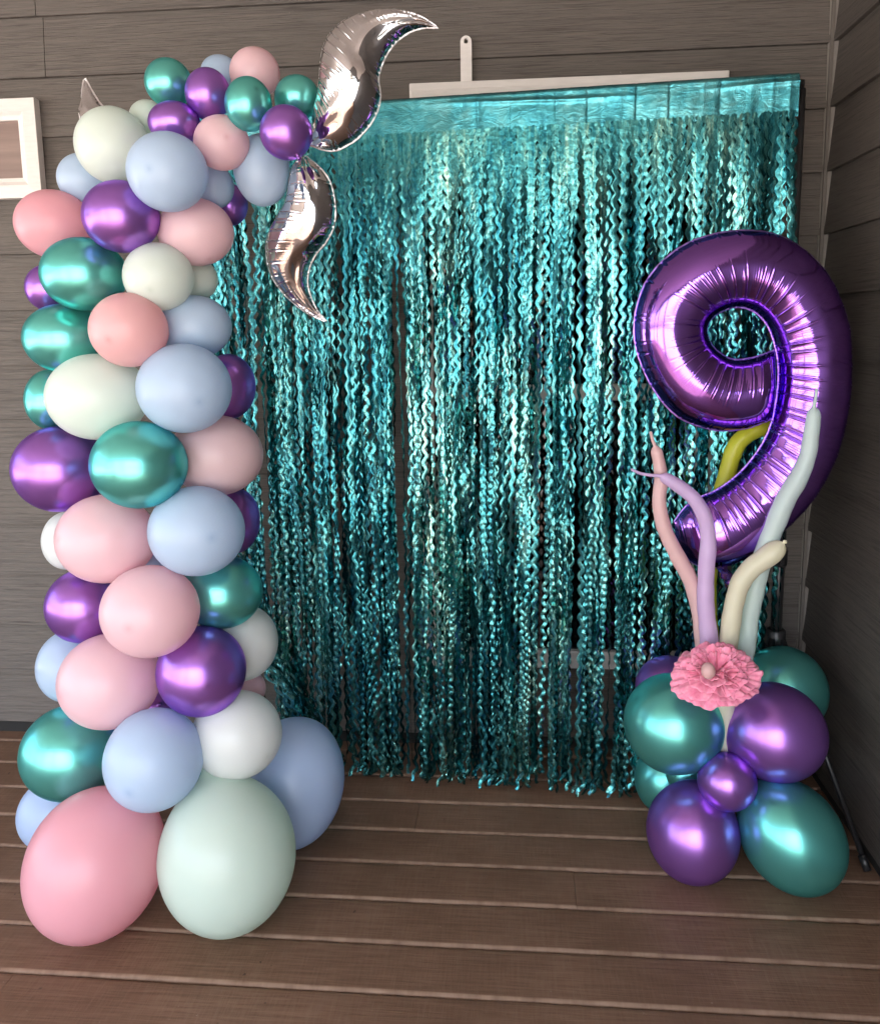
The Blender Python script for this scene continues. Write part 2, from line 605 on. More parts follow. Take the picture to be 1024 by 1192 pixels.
ZB = 2.012
xr_ = .728
st = empty('backdrop_stand', (xr_, float(cy(xr_)) + .014, 0))
tag(st, 'black tripod backdrop stand holding up the teal foil curtain', 'backdrop stand')
MB().tube([(-.96, cy(-.96) + .014, ZB - .022), (xr_ + .004, cy(xr_) + .016, ZB - .022)], .0105, 14).build('crossbar', BLACK, st, True)
for ux in (xr_, -.93):
    uy = float(cy(ux)) + .016
    up = MB().tube([(ux, uy, .9), (ux, uy, ZB - .034)], .0095, 16).build('upright', BLACK, st, True)
    MB().tube([(ux, uy, .42), (ux, uy, .8995)], .0150, 18).build('upright', BLACK, st, True)
    c_ = MB().tube([(ux, uy, .730), (ux, uy, .735), (ux, uy, .775), (ux, uy, .78)], [.018, .021, .021, .018], 18).build('collar', BLACK, st, True)
    MB().tube([(ux - .012, uy - .022, .752), (ux - .016, uy - .030, .752), (ux - .017, uy - .032, .752), (ux - .024, uy - .046, .752)], [.005, .005, .012, .012], 12).build('knob', BLACK, c_, True)
    hb = MB().tube([(ux, uy, .500), (ux, uy, .505), (ux, uy, .545), (ux, uy, .55)], [.022, .027, .027, .020], 18).build('leg_hub', BLACK, st, True)
    if ux > 0:
        feet = [(.894, -.600), (ux - .20, uy - .23), (ux - .06, uy + .27)]
    else:
        feet = [(ux - .3, uy - .05), (ux + .15, uy + .14), (ux + .16, uy - .22)]
    for fx, fy in feet:
        lg = MB().tube([(ux + (fx - ux) * .08, uy + (fy - uy) * .08, .525), (fx, fy, .016)], .0075, 12).build('leg', BLACK, st, True)
        d = np.array([fx - ux, fy - uy, -.51])
        d /= np.linalg.norm(d)
        p = np.array([fx, fy, .016])
        MB().tube([p - d * .03, p + d * .008], .0105, 12).build('rubber_foot', BLACK, lg, True)
        q = np.array([ux + (fx - ux) * .45, uy + (fy - uy) * .45, .31])
        MB().tube([(ux, uy, .44), tuple(q)], .0045, 8).build('brace', BLACK, st, True)

FR = mat_fringe('holographic_teal_fringe')
FRB = mat_fringe('holographic_teal_band', True)
cur = empty('foil_fringe_curtain', (0, float(cy(0)), 0))
tag(cur, 'shimmering teal foil fringe curtain of wavy strips hung on the black stand', 'curtain')

XA, XB = -.925, .716
# header band: folded over the bar, creased at regular pack folds
nx, nz = 420, 44
xs = np.linspace(XA, XB, nx)
tz = np.linspace(0, 1, nz)
V = np.zeros((nz, nx, 3))
folds = np.arange(XA, XB, .0415)
fold_a = RNG.uniform(-.0025, .0030, len(folds))


def smooth_noise(x, freqs, amps, phs):
    return sum(a * np.sin(x * f_ + p) for f_, a, p in zip(freqs, amps, phs))


for j, t in enumerate(tz):
    z = ZB + .004 - t * .108
    crease = np.zeros(nx)
    for f0, fa in zip(folds, fold_a):
        crease += fa * np.exp(-np.abs(xs - f0) / .0028)
    wr = smooth_noise(xs + .01 * t, (23, 57, 131, 211), (.0007, .0006, .0005, .0003), (1, 2.2, .4 + .6 * t, 2 - .5 * t)) * (.25 + t)
    tuck = -.0045 * np.exp(-((t - .26 - .05 * np.sin(xs * 6)) / .05) ** 2) * (.5 + .5 * np.sin(xs * 9 + 1))
    hw_ = smooth_noise(xs, (17, 37), (.0005, .0004), (z * 60, -z * 40))
    y = cy(xs) - .0015 + crease + wr + tuck + hw_
    if t < .10:
        y = y + .012 * (1 - t / .10) ** 2
    V[j, :, 0], V[j, :, 1], V[j, :, 2] = xs, y, z + .0015 * np.sin(xs * 31) * t
F = [(j * nx + i, j * nx + i + 1, (j + 1) * nx + i + 1, (j + 1) * nx + i) for j in range(nz - 1) for i in range(nx - 1)]
mesh('header_band', V.reshape(-1, 3), F, FRB, cur, True)

# strips
ZT = ZB - .090
LAMB = .041


def clump(x):
    return .020 * np.sin(x * 63 + 1.3) + .011 * np.sin(x * 137 + .4) + .006 * np.sin(x * 241 + 2)


def strip(x0, layer, rs, zend, width, mode=0):
    n = int((ZT - zend) / LAMB * 9)
    z = np.linspace(ZT, zend, n)
    s = ZT - z
    grow = np.clip(s / .45, 0, 1) ** 1.2
    ph = rs.uniform(0, 6.28) if layer else rs.normal(0, .35) + 1.5 + 1.2 * math.sin(x0 * 31)
    lam = LAMB * rs.uniform(.985, 1.015)
    x = x0 + clump(x0) * grow * (.75 + .25 * layer) + rs.normal(0, .006) * grow
    x = x + .005 * np.sin(z * rs.uniform(3, 8) + rs.uniform(0, 6)) * grow + rs.normal(0, .010) * s / 2
    y = cy(x0) - .004 + layer * .010 + rs.uniform(-.012, .012) * grow + .006 * np.sin(z * rs.uniform(3, 9) + rs.uniform(0, 6)) * grow
    tw = rs.normal(0, .6) * grow + rs.uniform(.2, 1.1) * np.sin(z * rs.uniform(2, 7) + rs.uniform(0, 6)) * grow + .22 * np.sin(z * rs.uniform(14, 30) + rs.uniform(0, 6)) * grow
    if rs.rand() < .3:
        tw = tw + rs.uniform(-3, 3) * np.clip((s - rs.uniform(.3, 1.2)) / .5, 0, 1)
    if mode:                                     # left hank: pulled to the right low down
        k = np.clip((.62 - z) / .55, 0, 1)
        k = k * k * (3 - 2 * k)
        x = x + k * .24
        y = y - k * .02
        x = x - (x - (-.86 + k * .24)) * .55 * np.clip(k * 1.6, 0, 1)
    ph = ph + .5 * np.sin(z * rs.uniform(5, 13) + rs.uniform(0, 6)) * grow
    am = .0052 * (1 - .35 * grow * np.clip(np.sin(z * rs.uniform(4, 9) + rs.uniform(0, 6)), 0, 1))
    w1 = am * np.sin(2 * math.pi * z / lam + ph)
    sl = am * 2 * math.pi / lam * np.cos(2 * math.pi * z / lam + ph)
    nl = np.sqrt(1 + sl * sl)
    crk = rs.uniform(0, .0011) * np.sin(2 * math.pi * z / (lam * .5) + rs.uniform(0, 6)) * grow
    curl = np.clip((zend + .05 - z) / .05, 0, 1) ** 2 * rs.uniform(-.02, .02)
    c_, s_ = np.cos(tw), np.sin(tw)
    hw = width / 2
    out = np.zeros((n, 3, 3))
    for q, e in enumerate((-hw, 0.0, hw)):
        d = w1 + e / nl
        cup = (.0012 if q == 1 else 0) * grow
        out[:, q, 0] = x + d * c_ - (crk + cup) * s_ + curl
        out[:, q, 1] = y + d * s_ + (crk - cup) * c_ + curl * .5
        out[:, q, 2] = z - e * sl / nl
    f = []
    for i in range(n - 1):
        f.append((3 * i, 3 * i + 1, 3 * i + 4, 3 * i + 3))
        f.append((3 * i + 1, 3 * i + 2, 3 * i + 5, 3 * i + 4))
    return out.reshape(-1, 3), f


items = []
x = XA + .004
while x < XB - .004:
    if not (-.778 < x < -.742):
        items.append((x, 0))
    x += .0098
x = XA + .009
while x < XB - .006:
    if not (-.785 < x < -.735):
        items.append((x, 1))
    x += .0107
x = XA + .004
while x < XB - .006:
    if not (-.785 < x < -.735) and not (.04 < x < .48):
        items.append((x, 2))
    x += .0135
front = [i for i, it in enumerate(items) if it[1] == 0 and it[0] > -.735]
pick = set(front[::max(1, len(front) // 100)][:100]) if len(front) < 200 else set(front[::2][:100])
if len(pick) < 100:
    for i in front:
        if len(pick) >= 100:
            break
        pick.add(i)
rest = MB()
for i, (x0, layer) in enumerate(items):
    rs = np.random.RandomState(1000 + i)
    left = x0 < -.76
    zend = .008 + abs(rs.normal(0, .028)) + (rs.uniform(.05, .5) if rs.rand() < .10 else 0)
    if left:
        zend = .14 + rs.uniform(0, .1)
    v, f = strip(x0, layer, rs, zend, rs.uniform(.0098, .0122), 1 if left else 0)
    v[:, 2] = np.maximum(v[:, 2], .006)
    if i in pick:
        mesh('strip', v, f, FR, cur, True)
    else:
        n0 = len(rest.v)
        rest.add(v, f)
tag(rest.build('strips', FR, cur, True), kind='stuff')


# ================================================================== BALLOONS
def balloon_geo(c, ru, rv, roll, a, kn=True):
    """egg of revolution round the neck direction a, fitted to half-axes ru, rv across the view"""
    ro = math.radians(roll)
    ax = RGT * math.cos(ro) + UPV * math.sin(ro)
    ay = -RGT * math.sin(ro) + UPV * math.cos(ro)
    rd = math.sqrt(ru * rv)
    S = ru * np.outer(ax, ax) + rv * np.outer(ay, ay) + rd * np.outer(FWD, FWD)
    a = np.array(a, float)
    a /= np.linalg.norm(a)
    e1 = np.cross(a, UPV if abs(a @ UPV) < .9 else RGT)
    e1 /= np.linalg.norm(e1)
    e2 = np.cross(a, e1)
    nr, ns = 36, 48
    prof = []
    for i in range(1, nr):
        th = math.pi * .945 * i / (nr - 1)
        zz, rr = math.cos(th), math.sin(th)
        k = max(0.0, -zz)
        prof.append((-(zz - .055 * k ** 2), rr * (1 - .10 * k ** 3), 0.0))
    zl = prof[-1][0]
    prof += [(zl + .050, .105, .5), (zl + .085, .072, .9), (zl + .115, .060, 1.0), (zl + .135, .075, 1.0), (zl + .150, .090, 1.0), (zl + .170, .070, 1.0), (zl + .180, .058, 1.0), (zl + .22, .080, 1.0), (zl + .225, .02, 1.0)]
    P, W = [-1.0 * a], [1.0]
    for h, r, pw in prof:
        t = -h                       # +1 at the nose
        ang = math.acos(max(-1, min(1, t))) if abs(t) <= 1 else math.pi
        pole = max(pw, math.exp(-(ang / .085) ** 2)) if t > 0 else pw
        for k in range(ns):
            an = 2 * math.pi * k / ns
            P.append(h * a + r * (math.cos(an) * e1 + math.sin(an) * e2))
            W.append(pole)
    P.append((prof[-1][0] + .001) * a)
    W.append(1.0)
    P = np.array(P) @ S.T + np.array(c)
    n = len(prof)
    F = [(0, 1 + (k + 1) % ns, 1 + k) for k in range(ns)]
    for i in range(n - 1):
        for k in range(ns):
            F.append((1 + i * ns + k, 1 + i * ns + (k + 1) % ns, 1 + (i + 1) * ns + (k + 1) % ns, 1 + (i + 1) * ns + k))
    F += [(len(P) - 1, 1 + (n - 1) * ns + k, 1 + (n - 1) * ns + (k + 1) % ns) for k in range(ns)]
    return P, F, W


# stand (0 column, 1 number base), colour, centre, half-width, half-height, roll, neck direction, label
BALLOONS = [
(0,'T',(-0.7599,-0.7400,1.9364),0.0513,0.0513,0,(0.49,0.12,-0.87),'chrome teal balloon at the left end of the top row of the arch'),
(0,'B',(-0.6770,-0.6369,1.9844),0.0438,0.0378,0,(0.02,-0.59,-0.81),'small lavender blue balloon peeking out behind the purple and pink ones at the arch top'),
(0,'P',(-0.5761,-0.6986,1.9616),0.0557,0.0538,0,(-0.47,-0.28,-0.83),'pale pink balloon at the very top of the arch, above a chrome teal one'),
(0,'V',(-0.6568,-0.7810,1.8981),0.0482,0.0538,0,(-0.05,0.50,-0.86),'chrome purple balloon between the two chrome teal balloons of the arch top'),
(0,'T',(-0.5527,-0.8326,1.8601),0.0486,0.0549,0,(-0.61,0.70,-0.37),'chrome teal balloon in front of the topmost pale pink balloon'),
(0,'T',(-0.4658,-0.7607,1.8893),0.0484,0.0456,0,(-0.93,0.04,-0.38),'dark chrome teal balloon touching the base of the upper silver foil fin'),
(0,'V',(-0.7273,-0.8010,1.8358),0.0555,0.0444,0,(0.42,0.75,-0.51),'small chrome purple balloon directly above the light blue balloon on the arch shoulder'),
(0,'P',(-0.6216,-0.8113,1.7894),0.0588,0.0570,0,(-0.49,0.87,-0.01),'small pale pink balloon in the middle of the arch, below a purple one'),
(0,'V',(-0.4663,-0.8633,1.7936),0.0540,0.0540,0,(0.45,-0.27,-0.85),'chrome purple balloon with its neck showing, where the two silver fins meet'),
(0,'M',(-0.8887,-0.7601,1.8036),0.0803,0.0822,0,(0.88,0.26,-0.40),'large cream mint balloon at the upper left shoulder, below the small silver tip'),
(0,'B',(-0.7121,-0.8912,1.7177),0.0817,0.0799,0,(0.05,0.99,0.10),'large light blue balloon at the front of the arch shoulder, above a purple one'),
(0,'B',(-0.5571,-0.7400,1.7439),0.0612,0.0784,0,(-0.91,-0.12,0.39),'long light blue balloon hanging under the arch end, left of the lower silver fin'),
(0,'M',(-0.8385,-0.6791,1.8814),0.0415,0.0376,0,(0.72,-0.39,-0.57),'small cream balloon half hidden between the teal arch balloon and large cream one'),
(0,'B',(-0.6743,-0.7198,1.7156),0.0428,0.0487,0,(-0.43,-0.60,0.67),'small light blue balloon half hidden behind the large light blue shoulder balloon'),
(0,'B',(-1.0038,-0.6801,1.7490),0.0584,0.0584,0,(0.86,-0.33,-0.38),'light blue balloon at the left edge, nearest to the small wall window'),
(0,'R',(-1.0620,-0.7203,1.6421),0.0867,0.0778,0,(0.96,0.01,-0.27),'pink balloon sticking out furthest left just below the small wall window'),
(0,'V',(-0.8381,-0.8494,1.6369),0.0802,0.0755,0,(0.49,0.87,0.05),'chrome purple balloon between the two pink balloons high on the column'),
(0,'P',(-0.7053,-0.7700,1.6104),0.0833,0.0738,0,(-0.45,0.34,0.83),'pink balloon right of the column, just under the large light blue shoulder balloon'),
(0,'T',(-0.9592,-0.7988,1.5218),0.0923,0.0808,0,(0.82,0.57,0.08),'chrome teal balloon just below the pink one that sticks out left of the column'),
(0,'M',(-0.7730,-0.8280,1.5106),0.0751,0.0732,0,(-0.11,0.90,0.43),'cream balloon above the coral pink one, right of a chrome teal one'),
(0,'M',(-0.7380,-0.6904,1.5124),0.0463,0.0484,0,(-0.27,-0.78,0.57),'small cream balloon mostly hidden behind its cream neighbour at the column right edge'),
(0,'V',(-1.1208,-0.6621,1.5012),0.0541,0.0562,0,(0.89,-0.46,-0.00),'lilac purple balloon peeking out at the left edge between two chrome teal balloons'),
(0,'T',(-1.0433,-0.7457,1.3795),0.0943,0.0803,0,(0.94,0.12,0.31),'chrome teal balloon left of the coral pink one and above the wide cream one'),
(0,'C',(-0.8253,-0.8773,1.3963),0.0823,0.0796,0,(0.10,0.96,0.25),'coral pink balloon in the upper column between a chrome teal and a light blue one'),
(0,'B',(-0.7239,-0.7596,1.4025),0.0823,0.0706,0,(-0.79,-0.04,0.61),'light blue balloon tucked behind the coral pink one at the column right edge'),
(0,'M',(-0.9377,-0.8207,1.2482),0.1107,0.0971,0,(0.67,0.64,0.39),'wide cream balloon in the middle of the column, left of a large light blue one'),
(0,'B',(-0.7184,-0.8564,1.2682),0.1016,0.0979,0,(-0.60,0.76,0.25),'large light blue balloon to the right of the wide cream balloon'),
(0,'V',(-0.6872,-0.6620,1.2585),0.0644,0.0790,0,(-0.57,-0.79,0.23),'dark purple balloon half hidden right of the large mid column light blue one'),
(0,'T',(-1.1396,-0.6637,1.2307),0.0594,0.0743,0,(0.85,-0.49,0.19),'light teal balloon peeking out at the left edge beside the wide cream balloon'),
(0,'V',(-1.0862,-0.7400,1.0692),0.1095,0.1033,0,(0.98,0.20,0.01),'chrome purple balloon bulging furthest left at mid height of the column'),
(0,'T',(-0.8163,-0.8922,1.1044),0.1034,0.0959,0,(0.08,0.99,0.09),'chrome teal balloon in the front centre of the column at mid height'),
(0,'D',(-0.6976,-0.7400,1.1021),0.1083,0.0952,0,(-0.95,-0.32,0.06),'dusty pink balloon bulging out right beside the front centre teal one'),
(0,'P',(-0.9404,-0.8241,0.9200),0.1114,0.1025,0,(0.61,0.77,-0.15),'wide peach pink balloon below the bulging purple one on the left of the column'),
(0,'B',(-0.7110,-0.8534,0.9471),0.1064,0.1015,0,(-0.62,0.79,-0.05),'light blue balloon right of the wide peach pink one, under the front centre teal'),
(0,'V',(-0.6870,-0.6639,0.9269),0.0596,0.0809,0,(-0.66,-0.73,-0.16),'dark purple balloon half hidden under the dusty pink one at the column right edge'),
(0,'W',(-1.1354,-0.6470,0.8687),0.0615,0.0747,0,(0.87,-0.46,-0.16),'white balloon sliver at the left edge behind the wide peach pink balloon'),
(0,'V',(-1.0694,-0.7124,0.7184),0.0923,0.0923,0,(1.00,0.07,-0.03),'chrome purple balloon at the left edge of the lower column, below the white sliver'),
(0,'P',(-0.8117,-0.8974,0.7726),0.1078,0.1030,0,(0.01,1.00,0.02),'pale pink balloon at the lower column front, between purple and teal ones'),
(0,'T',(-0.7037,-0.7400,0.7681),0.0976,0.0883,0,(-0.99,-0.02,-0.13),'chrome teal balloon at the right edge of the lower column, behind the front pink one'),
(0,'W',(-0.6875,-0.6656,0.6110),0.0914,0.0957,0,(-0.73,-0.67,-0.15),'white balloon at the right edge of the lower column, under a teal one'),
(0,'V',(-0.7312,-0.8255,0.6028),0.1029,0.1049,0,(-0.48,0.88,-0.05),'round chrome purple balloon at the front right of the lower column'),
(0,'P',(-0.9663,-0.8127,0.5659),0.1173,0.1122,0,(0.60,0.80,0.00),'pale pink balloon left of the round chrome purple one on the lower column'),
(0,'B',(-1.1430,-0.6674,0.5398),0.0846,0.0935,0,(0.93,-0.35,0.10),'light blue balloon half hidden behind the lowest pale pink one at the left edge'),
(0,'V',(-0.9170,-0.6672,0.4396),0.0489,0.0444,0,(0.46,-0.80,0.40),'small dark purple balloon glimpsed deep between the lower pink and blue balloons'),
(0,'B',(-0.8948,-0.6839,0.8228),0.0429,0.0429,0,(0.37,-0.91,-0.20),'small blue balloon glimpsed in the gap below the peach pink and light blue ones'),
(0,'V',(-0.6677,-0.6392,1.6874),0.0407,0.0488,0,(-0.25,-0.90,0.35),'dark purple balloon glimpsed behind the small half hidden blue one under the arch'),
(0,'P',(-0.6866,-0.6478,0.4788),0.0487,0.0487,0,(-0.64,-0.75,0.18),'small pink balloon glimpsed between the two white ones at the column right edge'),
(0,'T',(-1.1095,-0.7578,0.3489),0.1221,0.1167,0,(0.83,0.26,0.50),'chrome teal balloon low on the left, above the very large pink one'),
(0,'B',(-0.8260,-0.9019,0.4187),0.1107,0.1147,0,(0.08,0.98,0.17),'light blue balloon resting on the very large pink and mint base balloons'),
(0,'W',(-0.6658,-0.7917,0.4282),0.1068,0.1037,0,(-0.83,0.49,0.27),'lowest white balloon of the column, beside the very large blue one'),
(0,'S',(-0.5982,-0.5612,0.1722),0.1359,0.1734,-8,(-0.73,0.19,0.66),'very large blue balloon at the back right of the column base, near the curtain hem'),
(0,'S',(-1.2445,-0.6311,0.0984),0.0984,0.0984,0,(0.56,-0.38,0.74),'blue balloon on the deck behind the very large pink one'),
(0,'R',(-0.9722,-0.9290,0.1692),0.1542,0.1702,-13,(0.69,0.31,0.66),'very large pink egg shaped balloon on the deck at the front left of the column'),
(0,'G',(-0.6702,-0.8857,0.1752),0.1574,0.1755,6,(-0.33,0.25,0.91),'very large mint green balloon on the deck at the front of the column base'),
(0,'T',(-0.7964,-0.7220,0.2652),0.0524,0.0524,0,(0.11,-0.26,0.96),'small dark teal balloon glimpsed in the gap above the very large mint green balloon'),
(1,'T',(0.4078,-0.5739,0.3798),0.1257,0.1257,0,(0.79,0.17,-0.60),'chrome teal balloon left below the pink flower on the number stand'),
(1,'V',(0.6522,-0.5935,0.3737),0.1266,0.1211,-20,(-0.81,0.08,-0.58),'chrome purple balloon right below the pink flower on the number stand'),
(1,'V',(0.5230,-0.6625,0.2739),0.0710,0.0700,0,(-0.01,0.98,-0.18),'small chrome purple balloon in the front centre of the number stand cluster'),
(1,'V',(0.4486,-0.6436,0.1225),0.1139,0.1226,0,(0.41,0.37,0.83),'chrome purple balloon resting on the deck, lowest left of the number stand'),
(1,'T',(0.6827,-0.6646,0.1369),0.1211,0.1424,32,(-0.65,0.22,0.72),'large tilted chrome teal balloon on the deck, lowest right of the number stand'),
(1,'T',(0.7323,-0.4056,0.4027),0.1136,0.1172,0,(-0.76,-0.56,-0.34),'dark chrome teal balloon behind and right of the pink flower'),
(1,'V',(0.4291,-0.4063,0.4028),0.0948,0.0853,0,(0.39,-0.63,-0.67),'dark purple balloon peeking out behind and left of the pink flower'),
(1,'T',(0.4368,-0.3557,0.0987),0.0913,0.0987,0,(0.19,-0.74,0.65),'chrome teal balloon at the back left of the number stand, beside the curtain hem'),
(1,'T',(0.4660,-0.4841,0.1936),0.0580,0.0580,0,(0.36,-0.54,0.76),'dark teal balloon glimpsed between the left teal one and small front purple one'),
]
GRP = ('balloons of the tall column and arch', 'balloons of the number stand')
for g_, cc, c, ru, rv, roll, a, lab in BALLOONS:
    P, F, W = balloon_geo(c, ru, rv, roll, a)
    o = mesh('balloon', P, F, LATEX[cc], None, True)
    o.data.attributes.new('pole', 'FLOAT', 'POINT').data.foreach_set('value', W)
    tag(o, lab, 'balloon', GRP[g_])


# ================================================================== FOIL BALLOONS
def foil_body(pairs, Y, thick, n, nphi, rs, crease_gap, crease_d, fine, pinch0=.12, pinch1=.04, ydrift=0.0, inner_bias=.55, lng=0.0, inner_soft=0.0):
    """inflated two-sheet foil shape between paired seam points (pixel pairs on the plane y = Y);
    returns body mesh, seam curves"""
    L = np.array([at(p[0], p[1], Y) for p in pairs])
    R = np.array([at(p[2], p[3], Y) for p in pairs])
    mid = (L + R) / 2
    d = np.r_[0, np.cumsum(np.linalg.norm(np.diff(mid, axis=0), axis=1))]
    both = spline(np.hstack([mid, (R - L) / 2]), n)
    mid, hv = both[:, :3], both[:, 3:]
    hw = np.linalg.norm(hv, axis=1)
    s = np.r_[0, np.cumsum(np.linalg.norm(np.diff(mid, axis=0), axis=1))]
    tot = s[-1]
    # creases run across the tube, deepest by the inner seam
    cs, x_ = [], 0.0
    while x_ < tot:
        x_ += crease_gap * rs.uniform(.55, 1.45)
        cs.append((x_, rs.uniform(.5, 1.0), rs.uniform(-.25, .25), rs.uniform(.0012, .0022)))
    cr = np.zeros((n, nphi))
    ph = np.linspace(0, 2 * math.pi, nphi, endpoint=False)
    xx = np.cos(ph)                       # -1 = first (inner) seam, +1 = outer seam
    for c0, a_, lean, sg in cs:
        off = s[:, None] - c0 - lean * .02 * (xx[None, :] + .5)
        cr -= a_ * (np.exp(-(off / sg) ** 2) - .55 * np.exp(-(off / (sg * 3.2)) ** 2))
    win = np.exp(-((xx + inner_bias) / .42) ** 2) + .50 * np.exp(-((xx - .92) / .14) ** 2)
    rip = np.zeros(n)
    for _ in range(26):
        rip += np.sin(2 * math.pi * s / rs.uniform(.0022, .007) + rs.uniform(0, 6)) * rs.uniform(.3, 1)
    rip = rip / 5 * np.interp(s, np.linspace(0, tot, 40), rs.uniform(.1, 1.0, 40))
    winf = np.exp(-((xx + .25) / .30) ** 2) + .5 * np.exp(-((xx - .9) / .12) ** 2)
    e0 = np.clip(s / (tot * pinch0), 0, 1)
    e1 = np.clip((tot - s) / (tot * pinch1 + 1e-6), 0, 1)
    env = np.sqrt(np.clip(1 - (1 - e0) ** 2, 0, 1)) * np.sqrt(np.clip(1 - (1 - e1) ** 2, 0, 1))
    dep = thick * hw * env
    V = np.zeros((n, nphi, 3))
    prof = np.sign(np.sin(ph)) * np.abs(np.sin(ph)) ** np.where(xx < 0, 1.12 + inner_soft * xx ** 2, 1.12)
    ripl = lng * np.sin(7.5 * xx[None, :] + 3.1 * np.sin(9 * s / tot + 1)[:, None]) + .6 * lng * np.sin(13 * xx[None, :] - 5 * s[:, None] / tot + 2)
    soft = .0018 * np.sin(s * 23 + 1)[:, None] * np.ones(nphi)[None]
    for k in range(nphi):
        front = dep * prof[k] + (cr[:, k] * crease_d * win[k] + rip * fine * winf[k] + soft[:, k] * .5 + ripl[:, k]) * np.sign(prof[k]) * env * min(1, abs(prof[k]) * 1.6)
        edge = np.where(np.abs(xx[k]) > .9, cr[:, k] * crease_d * .7, 0.0)
        V[:, k] = mid + hv * (xx[k] * (1 + edge / np.maximum(hw, .005)))[:, None]
        V[:, k, 1] += -front + ydrift * s / tot
    F = [(i * nphi + k, (i + 1) * nphi + k, (i + 1) * nphi + (k + 1) % nphi, i * nphi + (k + 1) % nphi) for i in range(n - 1) for k in range(nphi)]
    F.append(tuple(range(nphi)))
    F.append(tuple((n - 1) * nphi + k for k in range(nphi - 1, -1, -1)))
    # flat welded seam rims
    rims = []
    jag = .0003 * np.sin(s * 170) + .0003 * np.sin(s * 431 + 1)
    for sg in (-1, 1):
        rm = MB()
        v = []
        base = mid + hv * sg
        out = hv / np.maximum(hw, 1e-4)[:, None] * sg
        dr = ydrift * s / tot
        for q, dy in ((-.003, .0006), (.0032, .0004), (.0032, -.0004), (-.003, -.0006)):
            e = base + out * (q + (jag if q > 0 else 0))[:, None] if not np.isscalar(q + (jag if q > 0 else 0)) else base + out * q
            e = e.copy()
            e[:, 1] += dy + dr
            v.append(e)
        v = np.stack(v, 1).reshape(-1, 3)
        f = [(4 * i + q, 4 * i + (q + 1) % 4, 4 * (i + 1) + (q + 1) % 4, 4 * (i + 1) + q) for i in range(n - 1) for q in range(4)]
        rims.append((v, f))
    return V.reshape(-1, 3), F, rims


PURP = mat_foil('purple_mylar', (.36, .16, .66), (.55, .42, .95), .10, 45, .05)
PRIM = mat_foil('purple_mylar_rim', (.42, .24, .66), (.6, .5, .9), .28, 90, .2)
SILV = mat_foil('silver_mylar', (.72, .71, .74), (1, 1, 1), .05, 40, .05)
SRIM = mat_foil('silver_mylar_rim', (.70, .67, .68), (1, 1, 1), .3, 60, .1)

NINE = [(901, 408, 899, 487), (878, 416, 868, 498), (855, 419, 832, 500), (837, 411, 788, 484), (825, 397, 752, 437), (822, 382, 738, 385),
        (829, 369, 752, 328), (842, 361, 790, 289), (858, 357, 845, 270), (875, 361, 905, 274), (890, 374, 955, 310), (900, 395, 984, 368),
        (906, 427, 990, 430), (904, 462, 985, 485), (897, 495, 972, 532), (882, 525, 949, 576), (858, 553, 915, 614), (833, 571, 876, 645),
        (811, 581, 838, 659), (794, 594, 806, 655), (784, 608, 788, 638)]
YN = -.50
nine = empty('number_balloon', tuple(at(830, 655, YN)))
tag(nine, 'purple foil number 9 balloon floating above the pink flower', 'number balloon')
rs = np.random.RandomState(5)
V, F, rims = foil_body(NINE, YN, .86, 1500, 72, rs, .030, .0052, .00038, .035, .05, lng=.0006, inner_soft=-.22)
mesh('foil_body', V, F, PURP, nine, True)
for v, f in rims:
    mesh('seam_rim', v, f, PRIM, nine, True)
nk = at(838, 656, YN)
n2 = at(850, 680, YN + .02)
pt = np.linspace(nk, n2, 26)
rr = .010 + .006 * np.abs(np.sin(np.linspace(0, 9, 26))) * np.linspace(.4, 1, 26)
kb = MB().tube(pt, rr, 18)
kv = np.array(kb.v)
kv += .0022 * np.sin(kv * 420)
mesh('neck', kv, kb.f, PURP, nine, True)


def z5(a):
    return [(260 + p[0] / 2.98, p[1] / 2.98, 260 + p[2] / 2.98, p[3] / 2.98) for p in a]


FIN1 = z5([(303, 470, 296, 500), (312, 400, 365, 522), (328, 330, 437, 500), (337, 262, 497, 449), (343, 205, 532, 395), (357, 155, 547, 335), (385, 112, 541, 275),
           (430, 76, 560, 213), (490, 53, 596, 158), (550, 43, 642, 123), (620, 46, 690, 107), (690, 66, 727, 106), (740, 98, 747, 107)])
FIN2 = z5([(266, 545, 284, 540), (240, 578, 322, 570), (227, 632, 360, 615), (212, 695, 380, 690), (176, 752, 378, 768), (143, 815, 346, 834),
           (135, 882, 306, 880), (150, 952, 281, 932), (183, 1006, 275, 985), (226, 1050, 288, 1036), (276, 1088, 309, 1080), (330, 1114, 336, 1112)])
for pr, Y, dr, lab, sd_ in ((FIN1, -.790, -.02, 'large curved silver foil fin sweeping up over the top of the curtain', 3),
                           (FIN2, -.765, .06, 'smaller curved silver foil fin hanging down in front of the curtain', 9)):
    rs = np.random.RandomState(sd_)
    V, F, rims = foil_body(pr, Y, .85, 700, 56, rs, .018, .0042, .00012, .10, .30, dr, .7, .0019)
    e = empty('foil_fin', tuple(at(*pr[0][:2], Y)))
    tag(e, lab, 'foil balloon', 'silver foil fins of the arch')
    mesh('foil_body', V, F, SILV, e, True)
    for v, f in rims:
        mesh('seam_rim', v, f, SRIM, e, True)
rs = np.random.RandomState(21)
FIN3 = [(101.5, 94, 103, 93), (99.5, 108, 112, 110), (98.5, 122, 119, 121), (98, 136, 129, 132), (99, 150, 136, 146), (103, 166, 140, 162), (112, 182, 140, 180), (124, 190, 132, 190)]
V, F, rims = foil_body(FIN3[::-1], -.700, 1.5, 320, 40, rs, .022, .0010, .0001, .2, .5, -.015, lng=.003)
e = empty('foil_fin', tuple(at(128, 188, -.70)))
tag(e, 'small dark silver foil tip poking up behind the large cream balloon', 'foil balloon', 'silver foil fins of the arch')
mesh('foil_body', V, F, SILV, e, True)
